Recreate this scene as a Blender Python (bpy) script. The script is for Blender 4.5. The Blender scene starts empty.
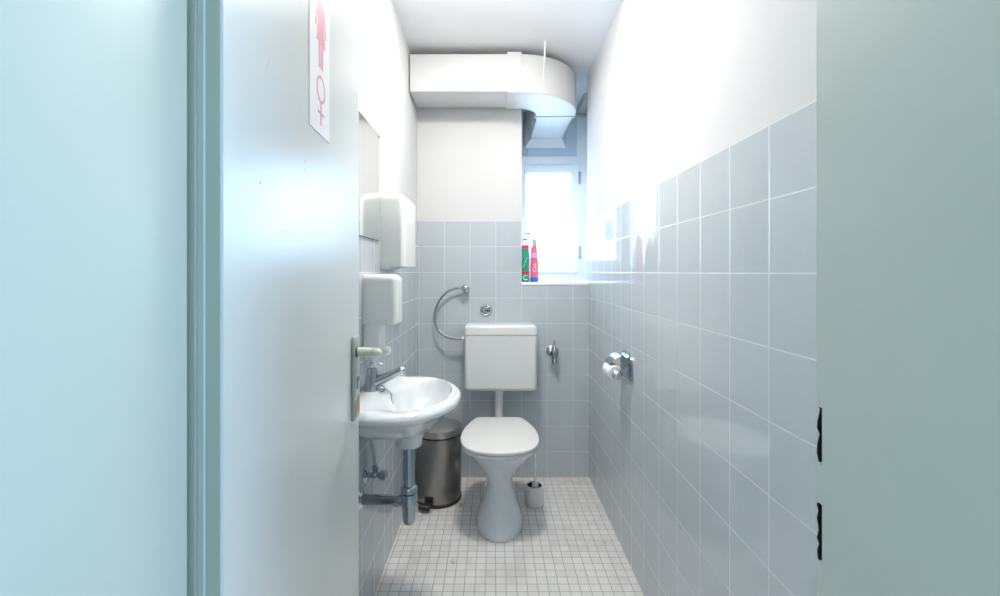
import bpy, bmesh, math, random
from mathutils import Vector, Matrix
random.seed(7)
S = bpy.context.scene
C = S.collection
PI = math.pi

# ------------------------------------------------------------------ materials
def new_mat(name):
    m = bpy.data.materials.new(name); m.use_nodes = True
    nt = m.node_tree; b = nt.nodes['Principled BSDF']
    return m, nt, b
def plain(name, col, rough=.5, metal=0., spec=.5, var=.03, scale=6., bump=0., bscale=40., **kw):
    """solid colour with a little procedural mottling (and optional bump)"""
    m, nt, b = new_mat(name); N = nt.nodes; L = nt.links
    tc = N.new('ShaderNodeTexCoord'); nz = N.new('ShaderNodeTexNoise')
    nz.inputs['Scale'].default_value = scale; nz.inputs['Detail'].default_value = 3
    L.new(tc.outputs['Object'], nz.inputs['Vector'])
    mr = N.new('ShaderNodeMapRange'); mr.inputs['From Min'].default_value = .3; mr.inputs['From Max'].default_value = .7
    mr.inputs['To Min'].default_value = 1 - var; mr.inputs['To Max'].default_value = 1 + var
    L.new(nz.outputs['Fac'], mr.inputs['Value'])
    mx = N.new('ShaderNodeVectorMath'); mx.operation = 'SCALE'; mx.inputs[0].default_value = col[:3]
    L.new(mr.outputs['Result'], mx.inputs['Scale']); L.new(mx.outputs['Vector'], b.inputs['Base Color'])
    b.inputs['Roughness'].default_value = rough; b.inputs['Metallic'].default_value = metal
    b.inputs['Specular IOR Level'].default_value = spec
    if bump:
        n2 = N.new('ShaderNodeTexNoise'); n2.inputs['Scale'].default_value = bscale; n2.inputs['Detail'].default_value = 4
        L.new(tc.outputs['Object'], n2.inputs['Vector'])
        bp = N.new('ShaderNodeBump'); bp.inputs['Strength'].default_value = bump; bp.inputs['Distance'].default_value = .002
        L.new(n2.outputs['Fac'], bp.inputs['Height']); L.new(bp.outputs['Normal'], b.inputs['Normal'])
    for k, v in kw.items(): b.inputs[k].default_value = v
    return m

def tiles(name, axes, offs, pitch, gw, tile, grout, rough_t, rough_g, var=.04, mottle=.05, dirt=0., bump=.5):
    m, nt, b = new_mat(name); N = nt.nodes; L = nt.links
    def math_(op, a, c=None, d=None):
        n = N.new('ShaderNodeMath'); n.operation = op
        for i, v in enumerate((a, c, d)):
            if v is None: continue
            if isinstance(v, (int, float)): n.inputs[i].default_value = v
            else: L.new(v, n.inputs[i])
        return n.outputs[0]
    g = N.new('ShaderNodeTexCoord'); sp = N.new('ShaderNodeSeparateXYZ'); L.new(g.outputs['Object'], sp.inputs[0])
    ds, cells = [], []
    for ax, of in zip(axes, offs):
        t = math_('DIVIDE', math_('SUBTRACT', sp.outputs[ax], of), pitch)
        f = math_('SUBTRACT', t, math_('FLOOR', t)); cells.append(math_('FLOOR', t))
        ds.append(math_('MULTIPLY', math_('MINIMUM', f, math_('SUBTRACT', 1., f)), pitch))
    d = math_('MINIMUM', ds[0], ds[1])
    mr = N.new('ShaderNodeMapRange'); mr.interpolation_type = 'SMOOTHSTEP'
    mr.inputs['From Min'].default_value = gw * .42; mr.inputs['From Max'].default_value = gw * .62 + .0006
    L.new(d, mr.inputs['Value']); fac = mr.outputs['Result']
    cv = N.new('ShaderNodeCombineXYZ'); L.new(cells[0], cv.inputs[0]); L.new(cells[1], cv.inputs[1])
    wn = N.new('ShaderNodeTexWhiteNoise'); L.new(cv.outputs[0], wn.inputs['Vector'])
    nz = N.new('ShaderNodeTexNoise'); nz.inputs['Scale'].default_value = 22; nz.inputs['Detail'].default_value = 5
    L.new(g.outputs['Object'], nz.inputs['Vector'])
    k = math_('ADD', 1 - var / 2 - mottle / 2, math_('MULTIPLY', wn.outputs['Value'], var))
    k = math_('ADD', k, math_('MULTIPLY', nz.outputs['Fac'], mottle))
    if dirt:
        n3 = N.new('ShaderNodeTexNoise'); n3.inputs['Scale'].default_value = 4.3; n3.inputs['Detail'].default_value = 6
        L.new(g.outputs['Object'], n3.inputs['Vector'])
        m3 = N.new('ShaderNodeMapRange'); m3.inputs['From Min'].default_value = .50; m3.inputs['From Max'].default_value = .75
        m3.inputs['To Max'].default_value = dirt; L.new(n3.outputs['Fac'], m3.inputs['Value'])
        k = math_('SUBTRACT', k, m3.outputs['Result'])
        n4 = N.new('ShaderNodeTexNoise'); n4.inputs['Scale'].default_value = 13; n4.inputs['Detail'].default_value = 7
        L.new(g.outputs['Object'], n4.inputs['Vector'])
        m4 = N.new('ShaderNodeMapRange'); m4.inputs['From Min'].default_value = .66; m4.inputs['From Max'].default_value = .72
        m4.inputs['To Max'].default_value = .35; L.new(n4.outputs['Fac'], m4.inputs['Value'])
        k = math_('SUBTRACT', k, m4.outputs['Result'])
    sc = N.new('ShaderNodeVectorMath'); sc.operation = 'SCALE'; sc.inputs[0].default_value = tile
    L.new(k, sc.inputs['Scale'])
    mx = N.new('ShaderNodeMix'); mx.data_type = 'RGBA'; mx.inputs['A'].default_value = (*grout, 1)
    L.new(fac, mx.inputs['Factor']); L.new(sc.outputs['Vector'], mx.inputs['B'])
    L.new(mx.outputs['Result'], b.inputs['Base Color'])
    r = math_('ADD', rough_g, math_('MULTIPLY', fac, rough_t - rough_g)); L.new(r, b.inputs['Roughness'])
    bp = N.new('ShaderNodeBump'); bp.inputs['Strength'].default_value = bump; bp.inputs['Distance'].default_value = .0012
    h = math_('ADD', fac, math_('MULTIPLY', nz.outputs['Fac'], .07))
    L.new(h, bp.inputs['Height']); L.new(bp.outputs['Normal'], b.inputs['Normal'])
    return m

def emit(name, col, st):
    m, nt, b = new_mat(name)
    b.inputs['Base Color'].default_value = (.8, .8, .8, 1)
    b.inputs['Emission Color'].default_value = (*col, 1); b.inputs['Emission Strength'].default_value = st
    return m
def glass_pane(name):
    m, nt, b = new_mat(name); N = nt.nodes; L = nt.links
    N.remove(b); out = N['Material Output']
    tr = N.new('ShaderNodeBsdfTransparent'); tr.inputs[0].default_value = (.96, .98, .98, 1)
    gl = N.new('ShaderNodeBsdfGlossy'); gl.inputs['Roughness'].default_value = .05
    fr = N.new('ShaderNodeFresnel'); fr.inputs[0].default_value = 1.45
    mx = N.new('ShaderNodeMixShader'); L.new(fr.outputs[0], mx.inputs[0]); L.new(tr.outputs[0], mx.inputs[1]); L.new(gl.outputs[0], mx.inputs[2])
    L.new(mx.outputs[0], out.inputs[0]); return m

TP = .1535
TILE = (.50, .55, .58); GR = (.64, .66, .655)
M = {}
M['plaster'] = plain('white_plaster', (.64, .64, .64), .85, var=.012, bump=.15, bscale=90)
M['ceil'] = plain('ceiling_paint', (.82, .82, .83), .9, var=.01, bump=.1, bscale=70)
M['tile_b'] = tiles('back_wall_tiles', (0, 2), (.0114, 0), TP, .0028, TILE, GR, .05, .6, bump=.35)
M['tile_s'] = tiles('side_wall_tiles', (1, 2), (.921, 0), TP, .0028, TILE, GR, .04, .6, bump=.35)
M['floor'] = tiles('floor_mosaic', (0, 1), (.0477, 1.709), .041, .0022, (.78, .765, .745), (.34, .33, .31), .26, .8, var=.10, mottle=.10, dirt=.16, bump=.35)
M['corr_floor'] = plain('corridor_floor', (.45, .46, .45), .4)
M['corr_wall'] = plain('corridor_wall', (.70, .74, .74), .8)
M['paint'] = plain('pale_green_gloss_paint', (.54, .60, .54), .32, var=.02, scale=3, bump=.06, bscale=60)
M['edge'] = plain('shaded_green_edge_paint', (.34, .41, .35), .4, var=.02)  # green paint, darkened so the colour carries the edge's shade
M['door'] = plain('pale_grey_door_paint', (.62, .655, .64), .30, var=.02, scale=2.5, bump=.05, bscale=50)
M['ceramic'] = plain('white_ceramic', (.69, .73, .76), .10, var=.008, **{'Coat Weight': .5, 'Coat Roughness': .03})
M['plastic'] = plain('white_plastic', (.76, .77, .75), .28, var=.01)
M['cist'] = plain('cistern_plastic', (.72, .74, .73), .30, var=.01)
M['pipe'] = plain('white_pipe', (.74, .75, .74), .3)
M['duct'] = plain('duct_white_plastic', (.66, .66, .655), .45, var=.01)
M['frame'] = plain('window_white_paint', (.90, .91, .92), .35, var=.01)
M['board'] = plain('grey_blue_board', (.64, .73, .80), .5, var=.03)
M['chrome'] = plain('chrome', (.62, .64, .66), .12, 1., var=.03, scale=30)
M['worn'] = plain('worn_chrome', (.40, .42, .44), .26, 1., var=.12, scale=60)
M['steel_d'] = plain('dull_pipe_metal', (.38, .44, .48), .20, 1., var=.08, scale=40)
M['steel'] = plain('brushed_steel', (.31, .30, .285), .27, 1., var=.05, scale=9, Anisotropic=.7)
M['lid_steel'] = plain('lid_steel', (.47, .46, .45), .30, 1., var=.05, scale=20)
M['black'] = plain('black_plastic', (.02, .02, .02), .45)
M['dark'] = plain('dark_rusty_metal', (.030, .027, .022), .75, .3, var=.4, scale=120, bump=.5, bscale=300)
M['mirror'] = plain('mirror_silver', (.86, .88, .87), .02, 1., var=.0)
M['mirror_edge'] = plain('mirror_edge_glass', (.10, .16, .15), .2)
M['handle'] = plain('green_grey_metal', (.40, .48, .42), .35, .45, var=.06, scale=40)
M['lever'] = plain('cream_green_lever', (.56, .62, .53), .3, .25, var=.05, scale=40)
M['copper'] = plain('copper_worn', (.42, .22, .15), .5, .3, var=.2, scale=150)
M['sign'] = plain('sign_white', (.82, .82, .84), .35, var=.0)
M['pink'] = plain('sign_pink', (.74, .28, .38), .4, var=.0)
M['mark'] = plain('dark_mark', (.10, .05, .05), .6)
M['smudge'] = plain('grey_smudge', (.60, .65, .64), .6, var=.05)
M['paper'] = plain('tissue_paper', (.84, .84, .84), .9, var=.01, bump=.3, bscale=200)
M['green'] = plain('bottle_green', (.02, .36, .22), .3, var=.05)
M['pinkb'] = plain('bottle_pink', (.85, .16, .24), .3, var=.05)
M['red'] = plain('label_red', (.75, .04, .06), .4)
M['blue'] = plain('label_blue', (.03, .14, .62), .4)
M['lilac'] = plain('bottle_lilac', (.62, .42, .80), .35)
M['capg'] = plain('cap_grey_blue', (.42, .50, .62), .3)
M['white'] = plain('label_white', (.85, .85, .85), .4)
M['greyp'] = plain('grey_plastic', (.36, .35, .35), .4)
M['brush'] = plain('brush_bristles', (.45, .45, .45), .9)
M['beige'] = plain('beige_box', (.50, .50, .50), .6)
M['glass'] = glass_pane('window_glass')
M['lamp'] = emit('lamp_glass', (1.0, .965, .92), 46.0)
M['lampc'] = emit('added_corridor_lamp_glass', (1.0, .97, .93), 9.5)  # glow of the added corridor lamp
M['shade'] = plain('added_lamp_post_shade', (.030, .028, .026), .6)  # near-black shade of the made-up lamp post, for the tile reflection
M['ground'] = plain('pale_ground', (.55, .56, .56), .9)

# ------------------------------------------------------------------ mesh helpers
def obj(name, bm, mat, parent=None, sharp=38, smooth=True):
    bmesh.ops.recalc_face_normals(bm, faces=bm.faces)
    me = bpy.data.meshes.new(name)
    for f in bm.faces: f.smooth = smooth
    a = math.radians(sharp)
    for e in bm.edges:
        if len(e.link_faces) == 2 and e.calc_face_angle(0) > a: e.smooth = False
    bm.to_mesh(me); bm.free(); me.materials.append(mat)
    o = bpy.data.objects.new(name, me); C.objects.link(o)
    if parent is not None:
        o.parent = parent
        # geometry is written in world coordinates unless the parent is rotated (door)
        if not parent.get('_local'): 
            w = parent_world(parent); o.location = -w
    return o
def parent_world(p):
    v = Vector((0, 0, 0))
    while p is not None: v += p.location; p = p.parent
    return v
def thing(name, label, cat, loc, group=None):
    o = bpy.data.objects.new(name, None); C.objects.link(o); o.location = loc; o.empty_display_size = .05
    o['label'] = label; o['category'] = cat
    if group: o['group'] = group
    return o
def tag(o, label, cat, group=None):
    o['label'] = label; o['category'] = cat
    if group: o['group'] = group
    return o
def struct(o): o['kind'] = 'structure'; return o
def B(): return bmesh.new()
def box(bm, x0, x1, y0, y1, z0, z1, bev=0., seg=3):
    r = bmesh.ops.create_cube(bm, size=1)
    vs = r['verts']
    for v in vs:
        v.co = Vector(((x0 + x1) / 2 + v.co.x * (x1 - x0), (y0 + y1) / 2 + v.co.y * (y1 - y0), (z0 + z1) / 2 + v.co.z * (z1 - z0)))
    if bev:
        es = list({e for v in vs for e in v.link_edges})
        bmesh.ops.bevel(bm, geom=es, offset=bev, segments=seg, profile=.5, affect='EDGES')
    return bm
def loft(bm, rings, cap0=True, cap1=True, closed=False):
    vr = [[bm.verts.new(p) for p in r] for r in rings]; n = len(vr[0])
    prs = list(zip(vr[:-1], vr[1:])) + ([(vr[-1], vr[0])] if closed else [])
    for a, b in prs:
        for i in range(n):
            j = (i + 1) % n; bm.faces.new((a[i], a[j], b[j], b[i]))
    if not closed:
        if cap0: bm.faces.new(list(reversed(vr[0])))
        if cap1: bm.faces.new(vr[-1])
    return bm
def lathe(bm, prof, c, axis='z', n=40, cap0=True, cap1=True):
    rings = []
    for r, h in prof:
        ring = []
        for i in range(n):
            t = 2 * PI * i / n; u, v = r * math.cos(t), r * math.sin(t)
            p = {'z': (u, v, h), 'y': (u, h, v), 'x': (h, u, v)}[axis]
            ring.append(Vector(c) + Vector(p))
        rings.append(ring)
    return loft(bm, rings, cap0, cap1)
def smooth_path(pts, k=6):
    P = [Vector(p) for p in pts]; out = []
    for i in range(len(P) - 1):
        p0 = P[max(i - 1, 0)]; p1 = P[i]; p2 = P[i + 1]; p3 = P[min(i + 2, len(P) - 1)]
        for s in range(k):
            t = s / k
            out.append(.5 * ((2 * p1) + (-p0 + p2) * t + (2 * p0 - 5 * p1 + 4 * p2 - p3) * t * t + (-p0 + 3 * p1 - 3 * p2 + p3) * t ** 3))
    out.append(P[-1]); return out
def tube(bm, pts, r, n=14, k=0, caps=True):
    P = smooth_path(pts, k) if k else [Vector(p) for p in pts]
    R = r if isinstance(r, (list, tuple)) else [r, r]
    T = [(P[min(i + 1, len(P) - 1)] - P[max(i - 1, 0)]).normalized() for i in range(len(P))]
    up = Vector((0, 0, 1)) if abs(T[0].z) < .9 else Vector((1, 0, 0))
    nrm = T[0].cross(up).normalized(); rings = []
    for i, (p, t) in enumerate(zip(P, T)):
        nrm = (nrm - t * nrm.dot(t)).normalized(); bi = t.cross(nrm)
        f = i / (len(P) - 1) * (len(R) - 1); a = int(min(f, len(R) - 2)); rr = R[a] + (R[a + 1] - R[a]) * (f - a)
        rings.append([p + (nrm * math.cos(2 * PI * j / n) + bi * math.sin(2 * PI * j / n)) * rr for j in range(n)])
    return loft(bm, rings, caps, caps)
def sphere(bm, c, r, n=20, sc=(1, 1, 1)):
    q = bmesh.ops.create_uvsphere(bm, u_segments=n, v_segments=n // 2, radius=r)
    for v in q['verts']: v.co = Vector((v.co.x * sc[0], v.co.y * sc[1], v.co.z * sc[2])) + Vector(c)
    return bm
def prism(bm, poly, ax, a, b):
    """poly in the two other axes, extruded along ax from a to b"""
    def mk(p, h): return {'z': (p[0], p[1], h), 'y': (p[0], h, p[1]), 'x': (h, p[0], p[1])}[ax]
    return loft(bm, [[Vector(mk(p, a)) for p in poly], [Vector(mk(p, b)) for p in poly]])
def sellipse(cx, cy, xf, xb, yy, z, nf=2.1, nb=4., N=72):
    """outline whose +x half and -x half have their own reach and squareness"""
    pts = []
    for i in range(N):
        t = 2 * PI * i / N; c, s = math.cos(t), math.sin(t); n = nf if c >= 0 else nb
        pts.append(Vector((cx + (xf if c >= 0 else xb) * math.copysign(abs(c) ** (2 / n), c),
                           cy + yy * math.copysign(abs(s) ** (2 / n), s), z)))
    return pts
def text_mesh(name, s, size, mat, parent, mw, ext=.0004):
    cu = bpy.data.curves.new(name, 'FONT'); cu.body = s; cu.size = size; cu.align_x = 'CENTER'; cu.align_y = 'CENTER'; cu.extrude = ext
    to = bpy.data.objects.new(name, cu); C.objects.link(to)
    dg = bpy.context.evaluated_depsgraph_get(); me = bpy.data.meshes.new_from_object(to.evaluated_get(dg))
    bpy.data.objects.remove(to); bpy.data.curves.remove(cu)
    me.transform(mw); me.materials.clear(); me.materials.append(mat); me.name = name
    o = bpy.data.objects.new(name, me); C.objects.link(o); o.parent = parent; o.location = -parent_world(parent)
    return o

XL, XR, YB, ZC = -.455, .57, 2.66, 2.45         # finished faces of the room
WX0, WX1, WY = .162, .70, 3.30                  # window recess

# ------------------------------------------------------------------ the setting
struct(obj('floor', box(B(), -.62, .95, .20, 2.70, -.1, 0), M['floor']))
bm = B(); box(bm, -1.4, 1.7, -2.1, .20, -.1, 0)
struct(obj('floor', bm, M['corr_floor']))
struct(obj('ceiling', box(B(), -.62, .95, .30, 3.46, ZC, ZC + .12), M['ceil']))
struct(obj('ceiling', box(B(), -1.5, 1.8, -2.2, .30, 2.5, 2.62), M['ceil']))
w = struct(obj('wall_left', box(B(), -.62, XL - .007, .47, 3.46, 0, ZC), M['plaster']))
obj('tile_panel', box(B(), XL - .007, XL, .47, YB, 0, TP * 10), M['tile_s'], w)
w = struct(obj('wall_right', box(B(), XR + .007, WX1, .47, 2.75, 0, ZC), M['plaster']))
obj('tile_panel', box(B(), XR, XR + .007, .47, 2.75, 0, TP * 10), M['tile_s'], w)
bm = B()
box(bm, XL - .007, WX0, YB + .008, 3.46, 0, ZC)
box(bm, WX0, .95, YB + .008, 3.46, 0, 1.148)
box(bm, WX1, .95, 2.75, 3.46, 1.148, ZC)
w = struct(obj('wall_back', bm, M['plaster']))
prf = [(XL, 0), (XR, 0), (XR, 1.150), (WX0, 1.150), (WX0, TP * 10), (XL, TP * 10)]
obj('tile_panel', prism(B(), prf, 'y', YB, YB + .008), M['tile_b'], w, smooth=False)
s = struct(obj('trim_1', box(B(), WX0 + .001, WX1 - .001, YB - .004, WY, 1.150, 1.168, .003), M['frame']))
s['label'] = 'white window sill board'
bm = B(); box(bm, WX1 - .006, WX1, 2.751, WY, 1.168, ZC - .002); box(bm, WX0, WX0 + .004, YB + .010, WY, 1.168, ZC - .002)  # thin panels added over the reveals to bounce light into the recess
struct(obj('trim_6', bm, M['frame']))['label'] = 'white panels added on the window reveals to brighten the recess'
# the box batten on the ceiling of the recess
struct(obj('trim_2', box(B(), .615, .68, 3.02, 3.295, 2.40, ZC, .004), M['beige']))
# door wall with its opening
bm = B()
box(bm, -1.4, -.350, .21, .47, 0, 2.5); box(bm, .374, 1.7, .21, .47, 0, 2.5); box(bm, -.350, .374, .21, .47, 2.07, 2.5)
struct(obj('wall_front', bm, M['corr_wall']))
# corridor shell
struct(obj('wall_corridor_back', box(B(), -1.5, 1.8, -2.2, -2.1, 0, 2.5), M['corr_wall']))
struct(obj('wall_corridor_left', box(B(), -1.5, -1.4, -2.1, .47, 0, 2.5), M['corr_wall']))
bm = B()
box(bm, 1.7, 1.8, -2.1, -.98, 0, 2.5); box(bm, 1.7, 1.8, -.35, .47, 0, 2.5)
box(bm, 1.7, 1.8, -.98, -.35, 0, .75); box(bm, 1.7, 1.8, -.98, -.35, 2.1, 2.5)
struct(obj('wall_corridor_right', bm, M['corr_wall']))
wn = bpy.data.objects.new('added_window', None); C.objects.link(wn); wn.location = (1.75, -.52, .9); struct(wn)  # unseen window, added and sized to light the left door lining
bm = B()
for a in ((-.98, -.93, .75, 2.1), (-.40, -.35, .75, 2.1), (-.93, -.40, .75, .80), (-.93, -.40, 2.05, 2.1)):
    box(bm, 1.73, 1.78, a[0], a[1], a[2], a[3], .004)
obj('window_frame', bm, M['frame'], wn)
obj('pane', box(B(), 1.752, 1.756, -.93, -.40, .80, 2.05), M['glass'], wn)

# door lining: left, right (with latch recesses), head
def jamb(poly, z0, z1, bm): prism(bm, poly, 'z', z0, z1)
struct(obj('trim_3', box(B(), -.350, -.328, .195, .476, 0, 2.05, .0025), M['paint']))
holes = [(.915, .980), (1.022, 1.084)]          # keeps for the bolt and the latch
FY = .4845
full = [(.352, .195), (.374, .195), (.374, FY), (.352, FY)]
notch = [(.352, .195), (.374, .195), (.374, FY), (.373, FY), (.373, .4765), (.352, .4765)]
bm = B(); zs = [0, .915, .980, 1.022, 1.084, 2.05]
for i in range(5): jamb(notch if i in (1, 3) else full, zs[i], zs[i + 1], bm)
rj = struct(obj('trim_4', bm, M['paint'], smooth=False))
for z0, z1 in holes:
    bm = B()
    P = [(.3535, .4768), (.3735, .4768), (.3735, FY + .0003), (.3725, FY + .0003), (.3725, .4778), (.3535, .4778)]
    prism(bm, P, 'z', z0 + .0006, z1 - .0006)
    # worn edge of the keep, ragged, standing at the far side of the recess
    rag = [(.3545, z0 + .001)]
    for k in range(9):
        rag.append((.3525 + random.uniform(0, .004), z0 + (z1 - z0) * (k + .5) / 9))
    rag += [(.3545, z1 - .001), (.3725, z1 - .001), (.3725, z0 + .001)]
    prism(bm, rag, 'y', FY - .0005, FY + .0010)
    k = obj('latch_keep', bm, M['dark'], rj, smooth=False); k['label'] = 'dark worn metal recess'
struct(obj('trim_5', box(B(), -.350, .374, .195, .476, 2.05, 2.07), M['paint']))

# ------------------------------------------------------------------ the open door
HX, HY = -.306, .500
ang = math.atan2(1, -.0746)
dr = bpy.data.objects.new('door_1', None); C.objects.link(dr)
dr.location = (HX, HY, 0); dr.rotation_euler = (0, 0, ang); dr['kind'] = 'structure'; dr['_local'] = True
dr['label'] = 'pale grey door leaf standing open into the room'
DW = .672
pf = [(0, 0), (DW, 0), (DW, .038), (-.013, .038), (-.013, .020), (0, .020)]
bm = prism(B(), pf, 'z', .008, 2.04)
bmesh.ops.bevel(bm, geom=[e for e in bm.edges if abs((e.verts[0].co - e.verts[1].co).z) > 1], offset=.0022, segments=2, affect='EDGES')
leaf = obj('door_leaf', bm, M['door'], dr)
# hinge edge strip of the leaf: green paint with shade in its colour
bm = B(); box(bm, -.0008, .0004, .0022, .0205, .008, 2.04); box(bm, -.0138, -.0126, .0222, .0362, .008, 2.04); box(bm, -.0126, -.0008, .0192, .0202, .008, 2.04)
e = obj('door_edge', bm, M['edge'], dr); e['label'] = 'green painted hinge edge, darkened for shade'
def door_x(px):                                  # distance along the leaf of a sight line, used for small fittings
    r = (px - 494) / 444.; Y = .2687 / (-r - .0746); return (Y - HY) * math.hypot(1, .0746)
# handle plate, lever, key hole
pl = obj('handle_plate', box(B(), .590, .650, -.008, .0005, .862, 1.070, .0035, 2), M['handle'], dr); pl['_local'] = True
bm = B()
lathe(bm, [(.0135, -.008), (.0135, -.0115)], (.612, 0, 1.030), 'y', 24)
obj('rosette', bm, M['black'], pl)
bm = B()
tube(bm, [(.612, -.010, 1.030), (.612, -.030, 1.030), (.612, -.052, 1.030)], [.0125, .0112, .0098], 20)
tube(bm, [(.614, -.046, 1.030), (.604, -.057, 1.031), (.580, -.066, 1.034), (.540, -.074, 1.040), (.510, -.077, 1.044)], [.0098, .0100, .0098, .0088], 18, 4)
sphere(bm, (.510, -.077, 1.044), .0088, 16)
obj('lever', bm, M['lever'], pl)
bm = B(); lathe(bm, [(.0065, -.008), (.0065, -.0125), (.004, -.013)], (.622, 0, .962), 'y', 20); box(bm, .619, .625, -.010, -.0078, .935, .962)
obj('lock_cylinder', bm, M['worn'], pl)
bm = B(); box(bm, .596, .612, -.0088, -.0078, .872, .912, .0004, 1); box(bm, .616, .642, -.0088, -.0078, .876, .916, .0004, 1)
c_ = obj('worn_patch', bm, M['copper'], pl); c_['label'] = 'copper coloured worn patches'
for px, py, r in ((260, 183, .0014), (282, 232, .0013)):
    X = door_x(px); Y = HY + X / math.hypot(1, .0746); z = 1.23 + (272 - py) * Y / 444
    n_ = obj('nail_hole', lathe(B(), [(r, -.0005), (r * .6, -.0009)], (X, 0, z), 'y', 10), M['mark'], dr)
X = door_x(267); bm = B()
prism(bm, [(X - .007, 1.506), (X + .002, 1.522), (X + .008, 1.532), (X + .007, 1.522), (X + .001, 1.508), (X - .004, 1.500)], 'y', -.00015, .0004)
X = door_x(304)
prism(bm, [(X, 1.415), (X + .004, 1.425), (X + .009, 1.428), (X + .003, 1.422)], 'y', -.00015, .0004)
prism(bm, [(X + .002, 1.400), (X + .006, 1.410), (X + .009, 1.412), (X + .004, 1.404)], 'y', -.00015, .0004)
obj('paint_smudge', bm, M['smudge'], dr)
# back plate + lever on the far face
obj('handle_plate', box(B(), .590, .650, .0375, .046, .862, 1.070, .0035, 2), M['handle'], dr)

# sign strip on the door
sg = thing('restroom_sign', 'white paper strip with pink woman pictogram and pink female symbol, stuck on open door', 'sign', (HX, HY, 0))
sg.rotation_euler = (0, 0, ang); sg['_local'] = True
def Yl(Y): return (Y - HY) * math.hypot(1, .0746)
x0, x1 = Yl(.785), Yl(.905); xc = (x0 + x1) / 2 + .004
bm = B(); n = 8; front = []
for i in range(n + 1):
    x = x0 + (x1 - x0) * i / n; front.append((x, -.0012 - .0000 * i))
back = [(p[0], p[1] + .0010) for p in reversed(front)]
prism(bm, front + back, 'z', 1.492, 1.835)
obj('paper', bm, M['sign'], sg)
def flat(bm, poly, y0=-.00145, y1=-.0010): prism(bm, poly, 'y', y0, y1)
bm = B()
flat(bm, [(xc + .013 * math.cos(t * PI / 12), 1.768 + .0135 * math.sin(t * PI / 12)) for t in range(24)])
dress = [(-.011, 1.751), (.011, 1.751), (.017, 1.744), (.034, 1.690), (.029, 1.686), (.0135, 1.725), (.026, 1.664), (-.026, 1.664), (-.0135, 1.725), (-.029, 1.686), (-.034, 1.690), (-.017, 1.744)]
flat(bm, [(xc + a, b) for a, b in dress])
flat(bm, [(xc - .014, 1.665), (xc - .002, 1.665), (xc - .002, 1.618), (xc - .012, 1.618)])
flat(bm, [(xc + .002, 1.665), (xc + .014, 1.665), (xc + .012, 1.618), (xc + .002, 1.618)])
obj('woman_pictogram', bm, M['pink'], sg, smooth=False)
bm = B(); zc_ = 1.578; n = 36; ro, ri = .026, .0205
for i in range(n):
    a, b = 2 * PI * i / n, 2 * PI * (i + 1) / n
    flat(bm, [(xc + ro * math.cos(a), zc_ + ro * math.sin(a)), (xc + ro * math.cos(b), zc_ + ro * math.sin(b)), (xc + ri * math.cos(b), zc_ + ri * math.sin(b)), (xc + ri * math.cos(a), zc_ + ri * math.sin(a))])
flat(bm, [(xc - .003, zc_ - ro + .001), (xc + .003, zc_ - ro + .001), (xc + .003, 1.510), (xc - .003, 1.510)])
flat(bm, [(xc - .018, 1.535), (xc + .018, 1.535), (xc + .018, 1.530), (xc - .018, 1.530)])
obj('female_symbol', bm, M['pink'], sg, smooth=False)

# ------------------------------------------------------------------ window
wn = bpy.data.objects.new('window_1', None); C.objects.link(wn); wn.location = (.42, WY, 1.168); struct(wn)
FX0, FX1 = .150, .640
bm = B()
box(bm, FX0, .205, WY, WY + .06, 1.168, ZC, .003); box(bm, FX1 - .025, WX1, WY, WY + .06, 1.168, ZC, .003)
box(bm, .205, FX1 - .025, WY - .006, WY + .06, 2.022, 2.090, .004); box(bm, .205, FX1 - .025, WY, WY + .06, 1.168, 1.245, .003)
box(bm, .205, FX1 - .025, WY, WY + .06, 2.42, ZC, .003)
obj('window_frame', bm, M['frame'], wn)
bm = B(); a, b, c, d = .200, .628, 1.225, 2.026; g0, g1, g2, g3 = .238, .566, 1.322, 1.962
box(bm, a, g0, WY - .018, WY + .03, c, d, .003); box(bm, g1, b, WY - .018, WY + .03, c, d, .003)
box(bm, g0, g1, WY - .018, WY + .03, c, g2, .003); box(bm, g0, g1, WY - .018, WY + .03, g3, d, .003)
sash = obj('window_sash', bm, M['frame'], wn)
obj('pane', box(B(), g0 - .005, g1 + .005, WY + .004, WY + .009, g2 - .005, g3 + .005), M['glass'], sash)
for z in (1.33, 1.88): obj('hinge', lathe(B(), [(.0085, 0), (.0085, .085), (.005, .092)], (.632, WY - .020, z), 'z', 14), M['worn'], sash)
obj('upper_board', box(B(), .204, FX1 - .024, WY + .018, WY + .035, 2.088, 2.422), M['board'], wn)
obj('board_moulding', box(B(), .255, .262, WY + .010, WY + .019, 2.10, 2.42, .002), M['board'], wn)

# ------------------------------------------------------------------ air duct
dt = thing('air_duct', 'white rectangular plastic air duct bending under the ceiling and out through the window', 'air duct', (-.455, 2.52, 2.206))
Z0, Z1 = 2.206, 2.410
def rect(c, nrm, hw, z0, z1, b=.006):
    """rounded rectangle across direction nrm (unit, horizontal)"""
    pts = []
    for sx, sz, a0 in ((1, 1, 0), (-1, 1, PI / 2), (-1, -1, PI), (1, -1, 3 * PI / 2)):
        for k in range(4):
            a = a0 + k / 3 * PI / 2
            u = sx * (hw - b) + b * math.cos(a); zz = (z1 if sz > 0 else z0) - sz * b + b * math.sin(a)
            pts.append(Vector((c[0] + nrm[0] * u, c[1] + nrm[1] * u, zz)))
    return pts
hw = .12; cxd, cyd, rm = .140, 2.770, .240
rings = [rect((XL + .0, 2.52), (0, 1), hw, Z0, Z1), rect((.13, 2.52), (0, 1), hw, Z0, Z1)]
obj('duct_section', loft(B(), rings), M['duct'], dt)
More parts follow.
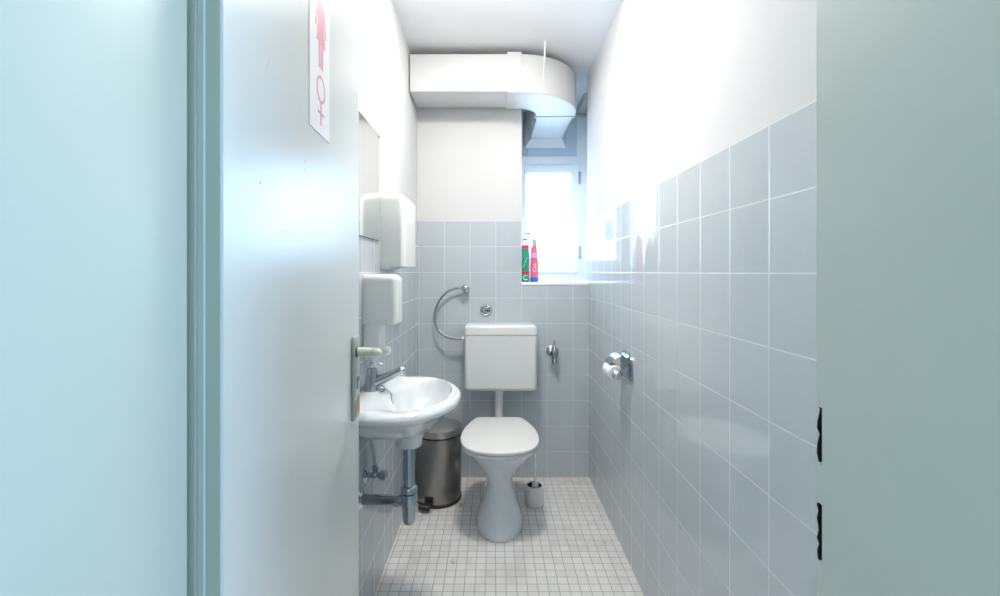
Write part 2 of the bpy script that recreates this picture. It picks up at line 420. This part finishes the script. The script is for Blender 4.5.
# elbow: from +x to +y, centre (cxd, cyd)
rings = []
for k in range(17):
    a = -PI / 2 + k / 16 * PI / 2
    n_ = (math.cos(a), math.sin(a)); c = (cxd + n_[0] * (rm + .002), cyd + n_[1] * (rm + .002))
    rings.append(rect(c, (-n_[0], -n_[1]), hw + .003, Z0 - .003, Z1 + .003))
rings.insert(0, rect((.12, cyd - rm - .002), (0, 1), hw + .003, Z0 - .003, Z1 + .003))
rings.append(rect((cxd + rm + .002, 2.80), (-1, 0), hw + .003, Z0 - .003, Z1 + .003))
obj('duct_elbow', loft(B(), rings), M['duct'], dt)
rings = [rect((cxd + rm + .002, 2.775), (-1, 0), hw + .008, Z0 - .008, Z1 + .006), rect((cxd + rm + .002, 2.802), (-1, 0), hw + .008, Z0 - .008, Z1 + .006)]
obj('coupling_collar', loft(B(), rings), M['duct'], dt)
rings = [rect((.072, 2.52), (0, 1), hw + .007, Z0 - .008, Z1 + .010), rect((.150, 2.52), (0, 1), hw + .007, Z0 - .008, Z1 + .010)]
obj('coupling_collar', loft(B(), rings), M['duct'], dt)
rings = [rect((.384, 2.79), (1, 0), hw - .006, Z0, Z1 - .004), rect((.384, 3.275), (1, 0), hw - .006, Z0, Z1 - .004)]
obj('duct_section', loft(B(), rings), M['duct'], dt)
rings = [rect((.384, 3.245), (1, 0), hw - .004, Z0 - .002, Z1 - .002), rect((.384, 3.300), (1, 0), hw + .035, Z0 - .055, Z1 + .005)]
obj('wall_flange', loft(B(), rings), M['duct'], dt)

# pull chain
pc = thing('pull_chain', 'thin white bead chain hanging from the ceiling in front of the air duct', 'chain', (.270, 2.345, ZC))
bm = B(); box(bm, .262, .278, 2.337, 2.353, 2.444, ZC, .002); tube(bm, [(.270, 2.345, 2.445), (.267, 2.345, 2.350)], .0048, 10)
obj('chain_sleeve', bm, M['white'], pc)
bm = B()
for k in range(26):
    t = k / 25; sphere(bm, (.267 - .018 * t, 2.345, 2.348 - .190 * t), .0026, 8)
tube(bm, [(.267, 2.345, 2.35), (.249, 2.345, 2.158)], .0007, 6)
obj('bead_string', bm, M['white'], pc)

# ------------------------------------------------------------------ toilet
TX = .028
def oval(z, cy, f, b, h, nf=2.1, nb=2.6):
    return [Vector((TX + p.y, cy - p.x, z)) for p in sellipse(0, 0, f, b, h, 0, nf, nb, 64)]
to = thing('toilet', 'white ceramic floor-standing toilet with closed lid on the mosaic floor', 'toilet', (TX, 2.2, 0))
prof = [(0, 2.20, .184, .20, .114), (.012, 2.20, .188, .20, .118), (.04, 2.20, .180, .20, .110), (.085, 2.20, .158, .19, .094), (.13, 2.20, .137, .18, .079),
        (.18, 2.20, .121, .17, .069), (.210, 2.20, .115, .165, .064), (.240, 2.20, .120, .165, .069), (.275, 2.20, .142, .17, .092),
        (.315, 2.20, .172, .19, .124), (.350, 2.20, .203, .21, .151), (.376, 2.20, .224, .225, .169), (.393, 2.20, .238, .235, .177), (.400, 2.20, .234, .231, .174)]
bm = loft(B(), [oval(*p) for p in prof])
obj('bowl', bm, M['ceramic'], to)
bm = tube(B(), [(TX, 2.30, .17), (TX, 2.45, .185), (TX, 2.655, .19)], .052, 24)
tube(bm, [(TX, 2.38, .345), (TX, 2.475, .345)], .034, 20)
obj('outlet_pipe', bm, M['ceramic'], to)
HALF = [(0, .262), (.06, .262), (.108, .260), (.126, .248), (.145, .205), (.168, .135), (.183, .065), (.189, -.01), (.184, -.085), (.162, -.150), (.120, -.197), (.062, -.220), (0, -.227)]
LOOP = [Vector((x, y, 0)) for x, y in HALF] + [Vector((-x, y, 0)) for x, y in reversed(HALF[1:-1])]
LOOP = smooth_path([LOOP[-1]] + LOOP + LOOP[:2], 5)[5:-5 - 1]
def lid_ring(z, q=0., k=1., g=0.):
    out = []
    for p in LOOP:
        f = k * (1 - q / max(p.length, .05)); out.append(Vector((TX + p.x * f, 2.175 + p.y * f + g, z)))
    return out
def slab(z0, z1, e, q0, dome=0.):
    R = [lid_ring(z0, q0 + e), lid_ring(z0 + e * .3, q0 + e * .3), lid_ring(z0 + e, q0), lid_ring(z1 - e, q0), lid_ring(z1 - e * .3, q0 + e * .3), lid_ring(z1, q0 + e)]
    for s_, dz in ((.85, .35), (.6, .7), (.3, .93), (.08, 1.)): R.append(lid_ring(z1 + dome * dz, q0 + e, s_))
    return R
obj('seat', loft(B(), slab(.401, .417, .004, .005)), M['plastic'], to)
obj('lid', loft(B(), slab(.4195, .436, .006, 0, .006)), M['plastic'], to)
for s_ in (-1, 1): obj('hinge', tube(B(), [(TX + s_ * .055, 2.435, .412), (TX + s_ * .095, 2.435, .412)], .011, 14), M['plastic'], to)

# cistern
ci = thing('toilet_cistern', 'white plastic cistern mounted on the grey tiles above the toilet', 'cistern', (.034, 2.58, .566))
cx0, cx1, cyf, cyb = -.167, .243, 2.495, YB - .002
def rrect(x0, x1, y0, y1, z, r=.022, k=5):
    P = []
    for cx, cy, a0 in ((x1 - r, y1 - r, 0), (x0 + r, y1 - r, PI / 2), (x0 + r, y0 + r, PI), (x1 - r, y0 + r, 3 * PI / 2)):
        for j in range(k + 1):
            a = a0 + j / k * PI / 2; P.append(Vector((cx + r * math.cos(a), cy + r * math.sin(a), z)))
    return P
R = []
for i in range(6):
    a = i / 5 * PI / 2; q = .024 * (1 - math.sin(a)); R.append(rrect(cx0 + q, cx1 - q, cyf + q, cyb, .557 + .024 * (1 - math.cos(a))))
R += [rrect(cx0, cx1, cyf, cyb, .700), rrect(cx0, cx1, cyf, cyb, .8710), rrect(cx0 + .002, cx1 - .002, cyf + .002, cyb, .8720)]
obj('cistern_body', loft(B(), R), M['cist'], ci)
R = [rrect(cx0 + .001, cx1 - .001, cyf + .001, cyb, .8740), rrect(cx0 - .001, cx1 + .001, cyf - .001, cyb, .8755), rrect(cx0 - .001, cx1 + .001, cyf - .001, cyb, .912)]
for i in range(1, 6):
    a = i / 5 * PI / 2; q = .014 * (1 - math.cos(a)); R.append(rrect(cx0 + q, cx1 - q, cyf + q, cyb - q * .2, .912 + .016 * math.sin(a)))
obj('cistern_lid', loft(B(), R), M['cist'], ci)
bm = tube(B(), [(TX, 2.575, .570), (TX, 2.575, .50), (TX, 2.575, .41), (TX, 2.565, .365), (TX, 2.53, .347), (TX, 2.47, .345)], .024, 22, 5)
lathe(bm, [(.031, .535), (.033, .540), (.033, .560), (.028, .566)], (TX, 2.575, 0), 'z', 24)
obj('flush_pipe', bm, M['pipe'], ci)
bm = B(); lathe(bm, [(.012, -.186), (.012, -.168)], (0, 2.585, .842), 'x', 16); lathe(bm, [(.017, -.181), (.017, -.174)], (0, 2.585, .842), 'x', 6)
obj('inlet_nut', bm, M['plastic'], ci)

# inlet valve and hose
v = thing('stop_valve', 'chrome ball shaped stop valve on back wall holding the grey braided hose', 'valve', (-.168, YB, 1.134))
bm = B(); lathe(bm, [(.026, YB), (.026, YB - .003), (.014, YB - .010), (.012, YB - .025)], (-.168, 0, 1.134), 'y', 24)
obj('wall_flange', bm, M['chrome'], v)
bm = B(); sphere(bm, (-.165, 2.615, 1.134), .025, 24); tube(bm, [(-.180, 2.620, 1.134), (-.205, 2.620, 1.134)], .010, 14)
obj('valve_knob', bm, M['chrome'], v)
bm = tube(B(), [(-.200, 2.620, 1.135), (-.232, 2.620, 1.132), (-.276, 2.618, 1.112), (-.325, 2.615, 1.055), (-.348, 2.61, .975), (-.330, 2.60, .895), (-.275, 2.59, .852), (-.215, 2.585, .842), (-.188, 2.585, .842)], .0068, 12, 8)
m, nt, b_ = new_mat('braided_hose'); N = nt.nodes; L = nt.links
b_.inputs['Metallic'].default_value = .8; b_.inputs['Roughness'].default_value = .4
wv = N.new('ShaderNodeTexChecker'); wv.inputs['Scale'].default_value = 300; tc = N.new('ShaderNodeTexCoord'); L.new(tc.outputs['Object'], wv.inputs['Vector'])
wv.inputs['Color1'].default_value = (.16, .17, .18, 1); wv.inputs['Color2'].default_value = (.42, .44, .46, 1); L.new(wv.outputs['Color'], b_.inputs['Base Color'])
tag(obj('braided_hose', bm, m), 'grey braided metal hose curving from wall valve to left side of cistern', 'hose')

cp = thing('flush_rosette', 'round chrome wall rosette with dark hole just above the cistern', 'wall fitting', (-.048, YB, 1.004))
bm = B(); lathe(bm, [(.036, YB), (.036, YB - .004), (.033, YB - .010), (.024, YB - .013), (.020, YB - .007), (.0, YB - .007)][:5], (-.048, 0, 1.004), 'y', 32)
obj('ring', bm, M['chrome'], cp)
bm = B(); lathe(bm, [(.015, YB - .006), (.015, YB - .016), (.012, YB - .019)], (-.045, 0, 1.002), 'y', 24); pg = obj('plug', bm, M['worn'], cp)
bm = B(); lathe(bm, [(.0065, YB - .018), (.0065, YB - .0200)], (-.039, 0, 1.000), 'y', 16); obj('key_hole', bm, M['black'], pg)

# small drain tap right of the cistern
v = thing('wall_tap', 'small chrome tap with pointed top on back wall right of the cistern', 'tap', (.353, YB, .757))
bm = B(); lathe(bm, [(.031, YB), (.031, YB - .003), (.022, YB - .012), (.012, YB - .014), (.012, YB - .045)], (.345, 0, .758), 'y', 24); obj('wall_flange', bm, M['chrome'], v)
bm = B()
lathe(bm, [(.012, .697), (.015, .699), (.015, .714), (.012, .718), (.016, .730), (.023, .745), (.024, .775), (.019, .783)], (.356, 2.605, 0), 'z', 20)
tube(bm, [(.352, 2.605, .772), (.328, 2.602, .766), (.323, 2.600, .742)], .011, 12, 4)
obj('tap_body', bm, M['worn'], v)
bm = B(); lathe(bm, [(.013, .783), (.011, .790), (.0045, .800), (.004, .815), (.006, .822), (.0015, .832)], (.354, 2.605, 0), 'z', 18); obj('spindle', bm, M['worn'], v)

# ------------------------------------------------------------------ bin
BX, BY = -.302, 2.425
bn = thing('pedal_bin', 'round brushed steel pedal bin standing between washbasin and toilet', 'bin', (BX, BY, 0))
obj('base_ring', lathe(B(), [(.118, 0), (.124, .004), (.125, .018), (.121, .020)], (BX, BY, 0), n=64), M['black'], bn)
obj('bin_body', lathe(B(), [(.121, .0185), (.1225, .020), (.1225, .352), (.120, .354)], (BX, BY, 0), n=64), M['steel'], bn)
obj('rim', lathe(B(), [(.118, .352), (.123, .353), (.123, .361), (.118, .362)], (BX, BY, 0), n=64), M['black'], bn)
obj('lid', lathe(B(), [(.120, .361), (.1245, .362), (.1250, .388), (.122, .395), (.110, .400), (.07, .405), (.02, .407)], (BX, BY, 0), n=64), M['lid_steel'], bn)
da = math.radians(-108); dx, dy = math.cos(da), math.sin(da)
def badd(bm, u0, u1, w0, w1, z0, z1, bv=.002):
    n0 = len(bm.verts); box(bm, u0, u1, w0, w1, z0, z1, bv, 2); bm.verts.ensure_lookup_table()
    for vv in list(bm.verts)[n0:]:
        u, w_ = vv.co.x, vv.co.y; vv.co.x = BX + dx * u - dy * w_; vv.co.y = BY + dy * u + dx * w_
bm = B(); badd(bm, .114, .1245, -.024, .024, .020, .060); obj('pedal_slot', bm, M['black'], bn)
bm = B(); badd(bm, .118, .160, -.016, .016, .028, .035); badd(bm, .150, .176, -.036, .026, .012, .034, .004); pdl = obj('pedal', bm, M['black'], bn)
bm = B(); badd(bm, .148, .174, -.034, .024, .034, .0375, .001); obj('pedal_plate', bm, M['worn'], pdl)

# ------------------------------------------------------------------ toilet brush
hx, hy = .215, 2.355
hd = thing('brush_holder', 'light grey plastic toilet brush cup on the floor right of the toilet', 'brush holder', (hx, hy, 0))
obj('cup', lathe(B(), [(.046, .0), (.050, .004), (.049, .060), (.045, .102), (.041, .104), (.039, .100), (.042, .012)], (hx, hy, 0), n=40), M['plastic'], hd)
obj('inner_liner', lathe(B(), [(.0388, .096), (.0415, .014), (.038, .0125)], (hx, hy, 0), n=32, cap0=False), M['black'], hd)
br = thing('toilet_brush', 'toilet brush with thin white handle standing in the light grey cup', 'brush', (hx, hy, .02))
obj('handle', lathe(B(), [(.006, .090), (.0045, .12), (.004, .19), (.007, .195), (.007, .205), (.004, .21), (.004, .33), (.009, .35), (.010, .37), (.006, .383)], (hx + .003, hy, 0), n=16), M['white'], br)
obj('splash_cap', lathe(B(), [(.012, .122), (.018, .104), (.018, .096)], (hx + .003, hy, 0), n=24), M['plastic'], br)
bm = B()
lathe(bm, [(.010, .022), (.026, .030), (.030, .055), (.024, .085), (.010, .095)], (hx + .003, hy, 0), n=24)
obj('bristles', bm, M['brush'], br)

# ------------------------------------------------------------------ washbasin
SY = 1.50
ba = thing('washbasin', 'white ceramic washbasin with wide rim mounted on the left wall', 'washbasin', (XL, SY, .70))
def sr(z, cx, xf, xb, yy, nf=2.1, nb=4.): return sellipse(cx, SY, xf, xb, yy, z, nf, nb)
R = [sr(.645, -.287, .040, .040, .040, 2, 2), sr(.648, -.287, .045, .045, .045, 2, 2), sr(.676, -.287, .047, .047, .047, 2, 2),
     sr(.694, -.287, .054, .060, .060, 2, 2.3), sr(.701, -.290, .070, .120, .090, 2, 3), sr(.709, -.30, .085, .153, .120, 2, 4),
     sr(.728, -.30, .108, .153, .152), sr(.750, -.30, .132, .154, .186), sr(.772, -.30, .152, .154, .214),
     sr(.787, -.30, .166, .154, .232), sr(.7925, -.30, .178, .154, .244), sr(.7985, -.30, .185, .154, .250), sr(.8055, -.30, .187, .154, .252), sr(.812, -.30, .184, .153, .249),
     sr(.819, -.30, .176, .151, .240), sr(.8235, -.298, .163, .150, .228), sr(.8245, -.286, .143, .100, .212, 2.1, 3.),
     sr(.819, -.268, .123, .076, .200, 2.1, 2.6), sr(.806, -.262, .112, .070, .189, 2.1, 2.4), sr(.790, -.259, .104, .066, .178, 2.1, 2.3),
     sr(.765, -.258, .092, .060, .158, 2.1, 2.2), sr(.742, -.260, .074, .050, .126, 2, 2), sr(.727, -.264, .050, .036, .080, 2, 2), sr(.721, -.268, .026, .026, .030, 2, 2)]
for r_ in R:                                     # the deck under the tap stands a little higher
    for p in r_:
        if p.z > .815:
            t_ = min(max((-.345 - p.x) / .04, 0), 1); p.z += .0075 * t_ * t_ * (3 - 2 * t_)
obj('basin', loft(B(), R), M['ceramic'], ba, sharp=60)
obj('drain_ring', lathe(B(), [(.022, .720), (.022, .7235), (.016, .7235), (.014, .7215)], (-.268, SY, 0), n=28), M['chrome'], ba)
# faucet
fx, fz = -.412, .831
fa = thing('faucet', 'worn chrome single lever faucet on the washbasin ledge', 'faucet', (fx, SY, fz))
bm = B(); lathe(bm, [(.028, fz - .001), (.028, fz + .003), (.0255, fz + .006), (.0225, fz + .035), (.018, fz + .070), (.0165, fz + .076)], (fx, SY, 0), n=28)
obj('faucet_body', bm, M['worn'], fa)
bm = tube(B(), [(fx + .005, SY, fz + .025), (fx + .035, SY, fz + .038), (fx + .070, SY, fz + .054), (fx + .100, SY, fz + .068)], [.0205, .0175, .0140, .0120], 18, 3)
spout = obj('spout', bm, M['worn'], fa)
bm = B(); sphere(bm, (fx + .101, SY, fz + .067), .0125, 16); lathe(bm, [(.0090, fz + .052), (.0100, fz + .054), (.0100, fz + .066)], (fx + .102, SY, 0), n=20)
obj('aerator', bm, M['chrome'], spout)
bm = B(); lathe(bm, [(.017, fz + .076), (.021, fz + .080), (.019, fz + .088), (.010, fz + .094), (.003, fz + .096)], (fx, SY, 0), n=28)
tube(bm, [(fx + .004, SY, fz + .087), (fx + .022, SY, fz + .090), (fx + .036, SY, fz + .086)], [.0075, .0045, .003], 10, 3)
obj('lever', bm, M['chrome'], fa)
bm = tube(B(), [(fx + .020, SY - .012, fz + .006), (fx + .032, SY - .02, fz + .018), (fx + .046, SY - .026, fz + .020), (fx + .050, SY - .03, fz + .008), (fx + .038, SY - .03, fz + .003), (fx + .034, SY - .03, fz + .010),
               (fx + .055, SY - .035, fz + .012), (fx + .072, SY - .042, fz + .000), (fx + .078, SY - .050, fz - .020), (fx + .085, SY - .058, fz - .045)], .0024, 8, 6)
tube(bm, [(fx + .080, SY - .053, fz - .026), (fx + .0835, SY - .056, fz - .040)], .0040, 10)
tag(obj('stopper_chain', bm, M['worn']), 'short dark plug chain curling from the faucet foot into washbasin', 'chain')

# bottle trap
tx = -.287
tr = thing('bottle_trap', 'chrome bottle trap under the washbasin with pipe into left wall', 'drain trap', (tx, SY, .385))
obj('down_pipe', tube(B(), [(tx, SY, .643), (tx, SY, .495)], .0195, 24), M['steel_d'], tr)
obj('collar', lathe(B(), [(.021, .488), (.0285, .490), (.0285, .503), (.025, .508), (.020, .511)], (tx, SY, 0), n=28), M['steel_d'], tr)
obj('trap_cup', lathe(B(), [(.022, .440), (.0275, .443), (.0285, .462), (.0265, .484), (.021, .488)], (tx, SY, 0), n=28), M['steel_d'], tr)
obj('trap_cap', lathe(B(), [(.010, .381), (.017, .384), (.021, .394), (.021, .440)], (tx, SY, 0), n=24), M['steel_d'], tr)
bm = tube(B(), [(XL + .004, SY, .461), (tx - .018, SY, .461)], .0165, 22)
obj('wall_pipe', bm, M['steel_d'], tr)
bm = lathe(B(), [(.022, tx - .052), (.022, tx - .032)], (0, SY, .461), 'x', 6); lathe(bm, [(.0195, tx - .034), (.0195, tx - .022)], (0, SY, .461), 'x', 24)
obj('pipe_nut', bm, M['steel_d'], tr)
obj('wall_flange', lathe(B(), [(.033, XL), (.033, XL + .003), (.026, XL + .010), (.017, XL + .012)], (0, SY, .461), 'x', 28), M['chrome'], tr)

# angle valve
ay, az = 1.565, .514
av = thing('angle_valve', 'small chrome angle valve with riser tube on left wall below washbasin', 'valve', (XL, ay, az))
obj('wall_flange', lathe(B(), [(.028, XL), (.028, XL + .003), (.020, XL + .010), (.010, XL + .012)], (0, ay, az), 'x', 26), M['steel_d'], av)
bm = tube(B(), [(XL + .008, ay, az), (XL + .052, ay, az)], .0095, 14); sphere(bm, (XL + .035, ay, az), .0135, 14)
lathe(bm, [(.009, az), (.009, az + .022), (.0115, az + .022), (.0115, az + .034), (.006, az + .036)], (XL + .036, ay, 0), n=6)
obj('valve_body', bm, M['steel_d'], av)
obj('knob', lathe(B(), [(.010, XL + .050), (.0165, XL + .053), (.0165, XL + .074), (.012, XL + .078)], (0, ay, az), 'x', 12), M['steel_d'], av)
obj('riser_tube', tube(B(), [(XL + .036, ay, az + .034), (XL + .030, ay, az + .09), (XL + .020, ay - .01, .66), (XL + .020, ay - .03, .712)], .0058, 12, 5), M['steel_d'], av)

# ------------------------------------------------------------------ mirror and dispensers
mi = thing('wall_mirror', 'frameless rectangular mirror hanging on left wall above washbasin', 'mirror', (XL, 1.47, 1.352))
obj('glass_edge', box(B(), XL + .0002, XL + .0050, 1.20, 1.742, 1.352, 1.768), M['mirror_edge'], mi)
obj('mirror_glass', box(B(), XL + .0045, XL + .0056, 1.2015, 1.7405, 1.3535, 1.7665), M['mirror'], mi)
for z in (1.362, 1.758): obj('clip', box(B(), XL + .004, XL + .0085, 1.725, 1.740, z - .006, z + .006, .001), M['chrome'], mi)
pt = thing('towel_dispenser', 'tall white paper towel dispenser on left wall beside the mirror', 'dispenser', (XL, 1.90, 1.247))
def shell(y0, y1, xf, z0, z1, r, rt, k=6):
    """wall-mounted cover: rounded vertical corners at the front and a rounded top edge"""
    def sec(z, q):
        P = [Vector((XL + .0005, y1 - q * .6, z)), Vector((XL + .0005, y0 + q * .6, z))]
        for j in range(k + 1):
            a = PI + PI / 2 + j / k * PI / 2; P.append(Vector((xf - q - r + r * math.cos(a), y0 + q * .6 + r + r * math.sin(a), z)))
        for j in range(k + 1):
            a = j / k * PI / 2; P.append(Vector((xf - q - r + r * math.cos(a), y1 - q * .6 - r + r * math.sin(a), z)))
        return P
    R = [sec(z0, .004), sec(z0 + .004, 0), sec(z1 - rt, 0)]
    for i in range(1, 7):
        a = i / 6 * PI / 2; R.append(sec(z1 - rt + rt * math.sin(a), rt * (1 - math.cos(a))))
    return loft(B(), R)
obj('cover', shell(1.775, 2.045, -.357, 1.250, 1.548, .028, .030), M['plastic'], pt)
obj('back_plate', box(B(), XL, XL + .03, 1.778, 2.042, 1.243, 1.50, .004), M['plastic'], pt)
obj('paper_slot', box(B(), -.425, -.385, 1.80, 2.02, 1.2485, 1.251), M['greyp'], pt)
sd = thing('soap_dispenser', 'white plastic soap dispenser on left wall above faucet, below the mirror', 'dispenser', (XL, 1.58, 1.0))
obj('cover', shell(1.530, 1.640, -.336, 1.048, 1.222, .022, .024), M['plastic'], sd)
obj('back_plate', box(B(), XL, -.397, 1.535, 1.635, .932, 1.060, .006), M['plastic'], sd)
bm = tube(B(), [(-.41, 1.585, .944), (-.400, 1.585, .946), (-.386, 1.585, .949)], [.012, .015, .017], 16, 3); sphere(bm, (-.384, 1.585, .949), .0175, 16)
obj('push_knob', bm, M['plastic'], sd)

# ------------------------------------------------------------------ toilet roll holder
rh = thing('toilet_roll_holder', 'chrome toilet roll holder with curved hood on the right tiled wall', 'roll holder', (XR, 1.90, .835))
P = []
for i in range(13):
    a = i / 12 * PI; P.append((1.895 + .078 * math.cos(a), .838 + .056 * math.sin(a)))
P += [(1.817, .782), (1.973, .782)]
obj('wall_plate', prism(B(), P, 'x', XR - .008, XR), M['worn'], rh)
RX, RZ = .508, .806
bm = B()
P = [(XR - .004, .862), (XR - .014, .846), (XR - .026, .832), (RX + .004, RZ + .012), (RX - .006, RZ + .004), (RX - .004, RZ - .008), (RX + .012, RZ - .010), (XR - .022, .802), (XR - .004, .790)]
prism(bm, P, 'y', 1.838, 1.845)
tube(bm, [(RX, 1.842, RZ), (RX, 1.968, RZ)], .0085, 14)
obj('arm', bm, M['worn'], rh)
obj('end_ball', sphere(B(), (RX - .001, 1.832, RZ - .002), .0205, 22, (1, .75, 1)), M['chrome'], rh)
pr = smooth_path([(XR - .006, 0, .866), (XR - .022, 0, .874), (XR - .044, 0, .871), (XR - .064, 0, .858), (XR - .078, 0, .838)], 4)
R = [[Vector((p.x, 1.875, p.z)), Vector((p.x, 1.965, p.z)), Vector((p.x - .0008, 1.965, p.z - .002)), Vector((p.x - .0008, 1.875, p.z - .002))] for p in pr]
obj('hood', loft(B(), R), M['worn'], rh)
ro = obj('toilet_roll', lathe(B(), [(.010, 1.852), (.0295, 1.853), (.0305, 1.856), (.0305, 1.957), (.0295, 1.960), (.010, 1.960)], (RX, 0, RZ), 'y', 36, cap0=False, cap1=False), M['paper'])
tag(ro, 'small white toilet roll on the chrome holder, right wall', 'toilet roll')

# ------------------------------------------------------------------ bottles on the sill
ZS = 1.168
gb = thing('cleaner_bottle', 'green cleaner bottle with white cap and red bands, leftmost on the window sill', 'bottle', (.190, 2.72, ZS), 'bottles on the window sill')
c = (.190, 2.72, 0)
def lat(prof, c, n=28, sq=.8):
    bm = lathe(B(), prof, (0, 0, 0), n=n)
    for v_ in bm.verts: v_.co.y *= sq; v_.co += Vector(c)
    return bm
obj('bottle_body', lat([(.022, ZS), (.0255, ZS + .004), (.0255, ZS + .17), (.023, ZS + .195), (.021, ZS + .205)], c), M['green'], gb)
obj('neck_ring', lat([(.022, ZS + .205), (.023, ZS + .206), (.022, ZS + .222), (.018, ZS + .224)], c), M['red'], gb)
cp_ = obj('cap', lat([(.018, ZS + .224), (.019, ZS + .226), (.018, ZS + .252), (.014, ZS + .256)], c), M['white'], gb)
obj('cap_tip', lat([(.014, ZS + .256), (.014, ZS + .262), (.009, ZS + .266)], c), M['red'], cp_)
obj('label_band', lat([(.0257, ZS + .050), (.0261, ZS + .051), (.0261, ZS + .066), (.0257, ZS + .067)], c), M['red'], gb)
up = Matrix.Translation((.190, 2.72 - .0206, ZS + .026)) @ Matrix.Rotation(PI / 2, 4, 'X')
text_mesh('lettering', 'C', .042, M['white'], gb, up)
bm = B(); tube(bm, [(.178, 2.7010, ZS + .090), (.188, 2.6992, ZS + .118), (.202, 2.7015, ZS + .150)], .0013, 6); obj('label_stroke', bm, M['white'], gb)
pb = thing('cleaner_bottle', 'pink cleaner bottle with pale blue cap and blue foot on window sill', 'bottle', (.247, 2.72, ZS), 'bottles on the window sill')
c = (.247, 2.72, 0)
obj('bottle_body', lat([(.0235, ZS + .030), (.0235, ZS + .10), (.0215, ZS + .160), (.0185, ZS + .205), (.016, ZS + .220)], c), M['pinkb'], pb)
obj('foot', lat([(.022, ZS), (.0242, ZS + .004), (.0240, ZS + .028), (.023, ZS + .0305)], c), M['blue'], pb)
obj('label_band', lat([(.0221, ZS + .148), (.0225, ZS + .150), (.0210, ZS + .178), (.0205, ZS + .180)], c), M['lilac'], pb)
obj('cap', lat([(.0150, ZS + .220), (.0160, ZS + .222), (.0145, ZS + .250), (.0105, ZS + .268)], c), M['capg'], pb)
tt = Matrix.Translation((.247, 2.72 - .0194, ZS + .088)) @ Matrix.Rotation(PI / 2, 4, 'X') @ Matrix.Rotation(PI / 2, 4, 'Z')
text_mesh('lettering', 'Cua', .032, M['white'], pb, tt)
wb = thing('spray_bottle', 'white spray bottle with small grey nozzle behind the green bottle on sill', 'bottle', (.222, 2.84, ZS), 'bottles on the window sill')
c = (.222, 2.84, 0)
obj('bottle_body', lat([(.030, ZS), (.034, ZS + .005), (.034, ZS + .15), (.028, ZS + .20), (.014, ZS + .235), (.013, ZS + .27)], c), M['white'], wb)
bm = box(B(), .206, .236, 2.818, 2.862, ZS + .27, ZS + .305, .006)
sh = obj('spray_head', bm, M['white'], wb)
obj('nozzle', box(B(), .198, .236, 2.812, 2.850, ZS + .3055, ZS + .316, .003), M['greyp'], sh)

# ------------------------------------------------------------------ lamps
cl = thing('ceiling_lamp', 'round white ceiling lamp of the bathroom behind the door head', 'lamp', (.0, 1.65, ZC))
obj('lamp_base', lathe(B(), [(.15, ZC), (.15, ZC - .02), (.14, ZC - .026)], (.0, 1.65, 0), n=40), M['white'], cl)
obj('lamp_shade', lathe(B(), [(.135, ZC - .024), (.136, ZC - .030), (.125, ZC - .042), (.07, ZC - .054), (.01, ZC - .058)], (.0, 1.65, 0), n=40, cap0=False), M['lamp'], cl)
cl = thing('ceiling_lamp', 'round white lamp added on the unseen corridor ceiling', 'lamp', (.1, -.9, 2.5))  # unseen lamp, added to brighten the door and its lining
obj('lamp_base', lathe(B(), [(.16, 2.5), (.16, 2.48), (.15, 2.476)], (.1, -.9, 0), n=40), M['white'], cl)
obj('lamp_shade', lathe(B(), [(.15, 2.476), (.152, 2.45), (.12, 2.41), (.05, 2.39), (.01, 2.388)], (.1, -.9, 0), n=40, cap0=False), M['lampc'], cl)

# outside: pale ground and a lamp post made up for the tile reflection
struct(obj('ground', box(B(), -12, 12, 3.6, 24, -.6, -.5), M['ground']))
sl = thing('added_lamp_post', 'made-up lamp post outside the window, added for the shape mirrored in the tiles', 'street lamp', (-.935, 8., -.5))
obj('lamp_shade', lathe(B(), [(.135, 1.80), (.135, 1.82), (.10, 2.16), (.09, 2.17)], (-.935, 8., 0), n=32), M['shade'], sl)
obj('pole', tube(B(), [(-.935, 8., -.5), (-.935, 8., 1.80)], .012, 12), M['shade'], sl)

# ------------------------------------------------------------------ light
W = bpy.data.worlds.new('World'); S.world = W; W.use_nodes = True
bg = W.node_tree.nodes['Background']; bg.inputs[0].default_value = (.50, .73, 1.0, 1); bg.inputs[1].default_value = 12.0
def portal(name, loc, rot, sx, sy):
    l = bpy.data.lights.new(name, 'AREA'); l.shape = 'RECTANGLE'; l.size = sx; l.size_y = sy; l.cycles.is_portal = True
    o = bpy.data.objects.new(name, l); C.objects.link(o); o.location = loc; o.rotation_euler = rot
portal('window_portal', (.402, WY + .07, 1.642), (-PI / 2, 0, 0), .33, .65)
portal('added_window_portal', (1.79, -.665, 1.425), (0, PI / 2, 0), 1.3, .6)  # sampling portal of the added corridor window

# ------------------------------------------------------------------ camera
cam = bpy.data.cameras.new('Camera'); co = bpy.data.objects.new('Camera', cam); C.objects.link(co)
co.location = (0, 0, 1.23); co.rotation_euler = (PI / 2, 0, 0)
cam.sensor_width = 36; cam.lens = 444 / 1000 * 36; cam.shift_x = .006; cam.shift_y = -.026; cam.clip_start = .02
S.camera = co
S.view_settings.view_transform = 'Standard'; S.view_settings.look = 'None'
S.view_settings.gamma = 1; S.view_settings.exposure = 1.40; S.view_settings.use_curve_mapping = False
for o in C.objects:
    if '_local' in o: del o['_local']
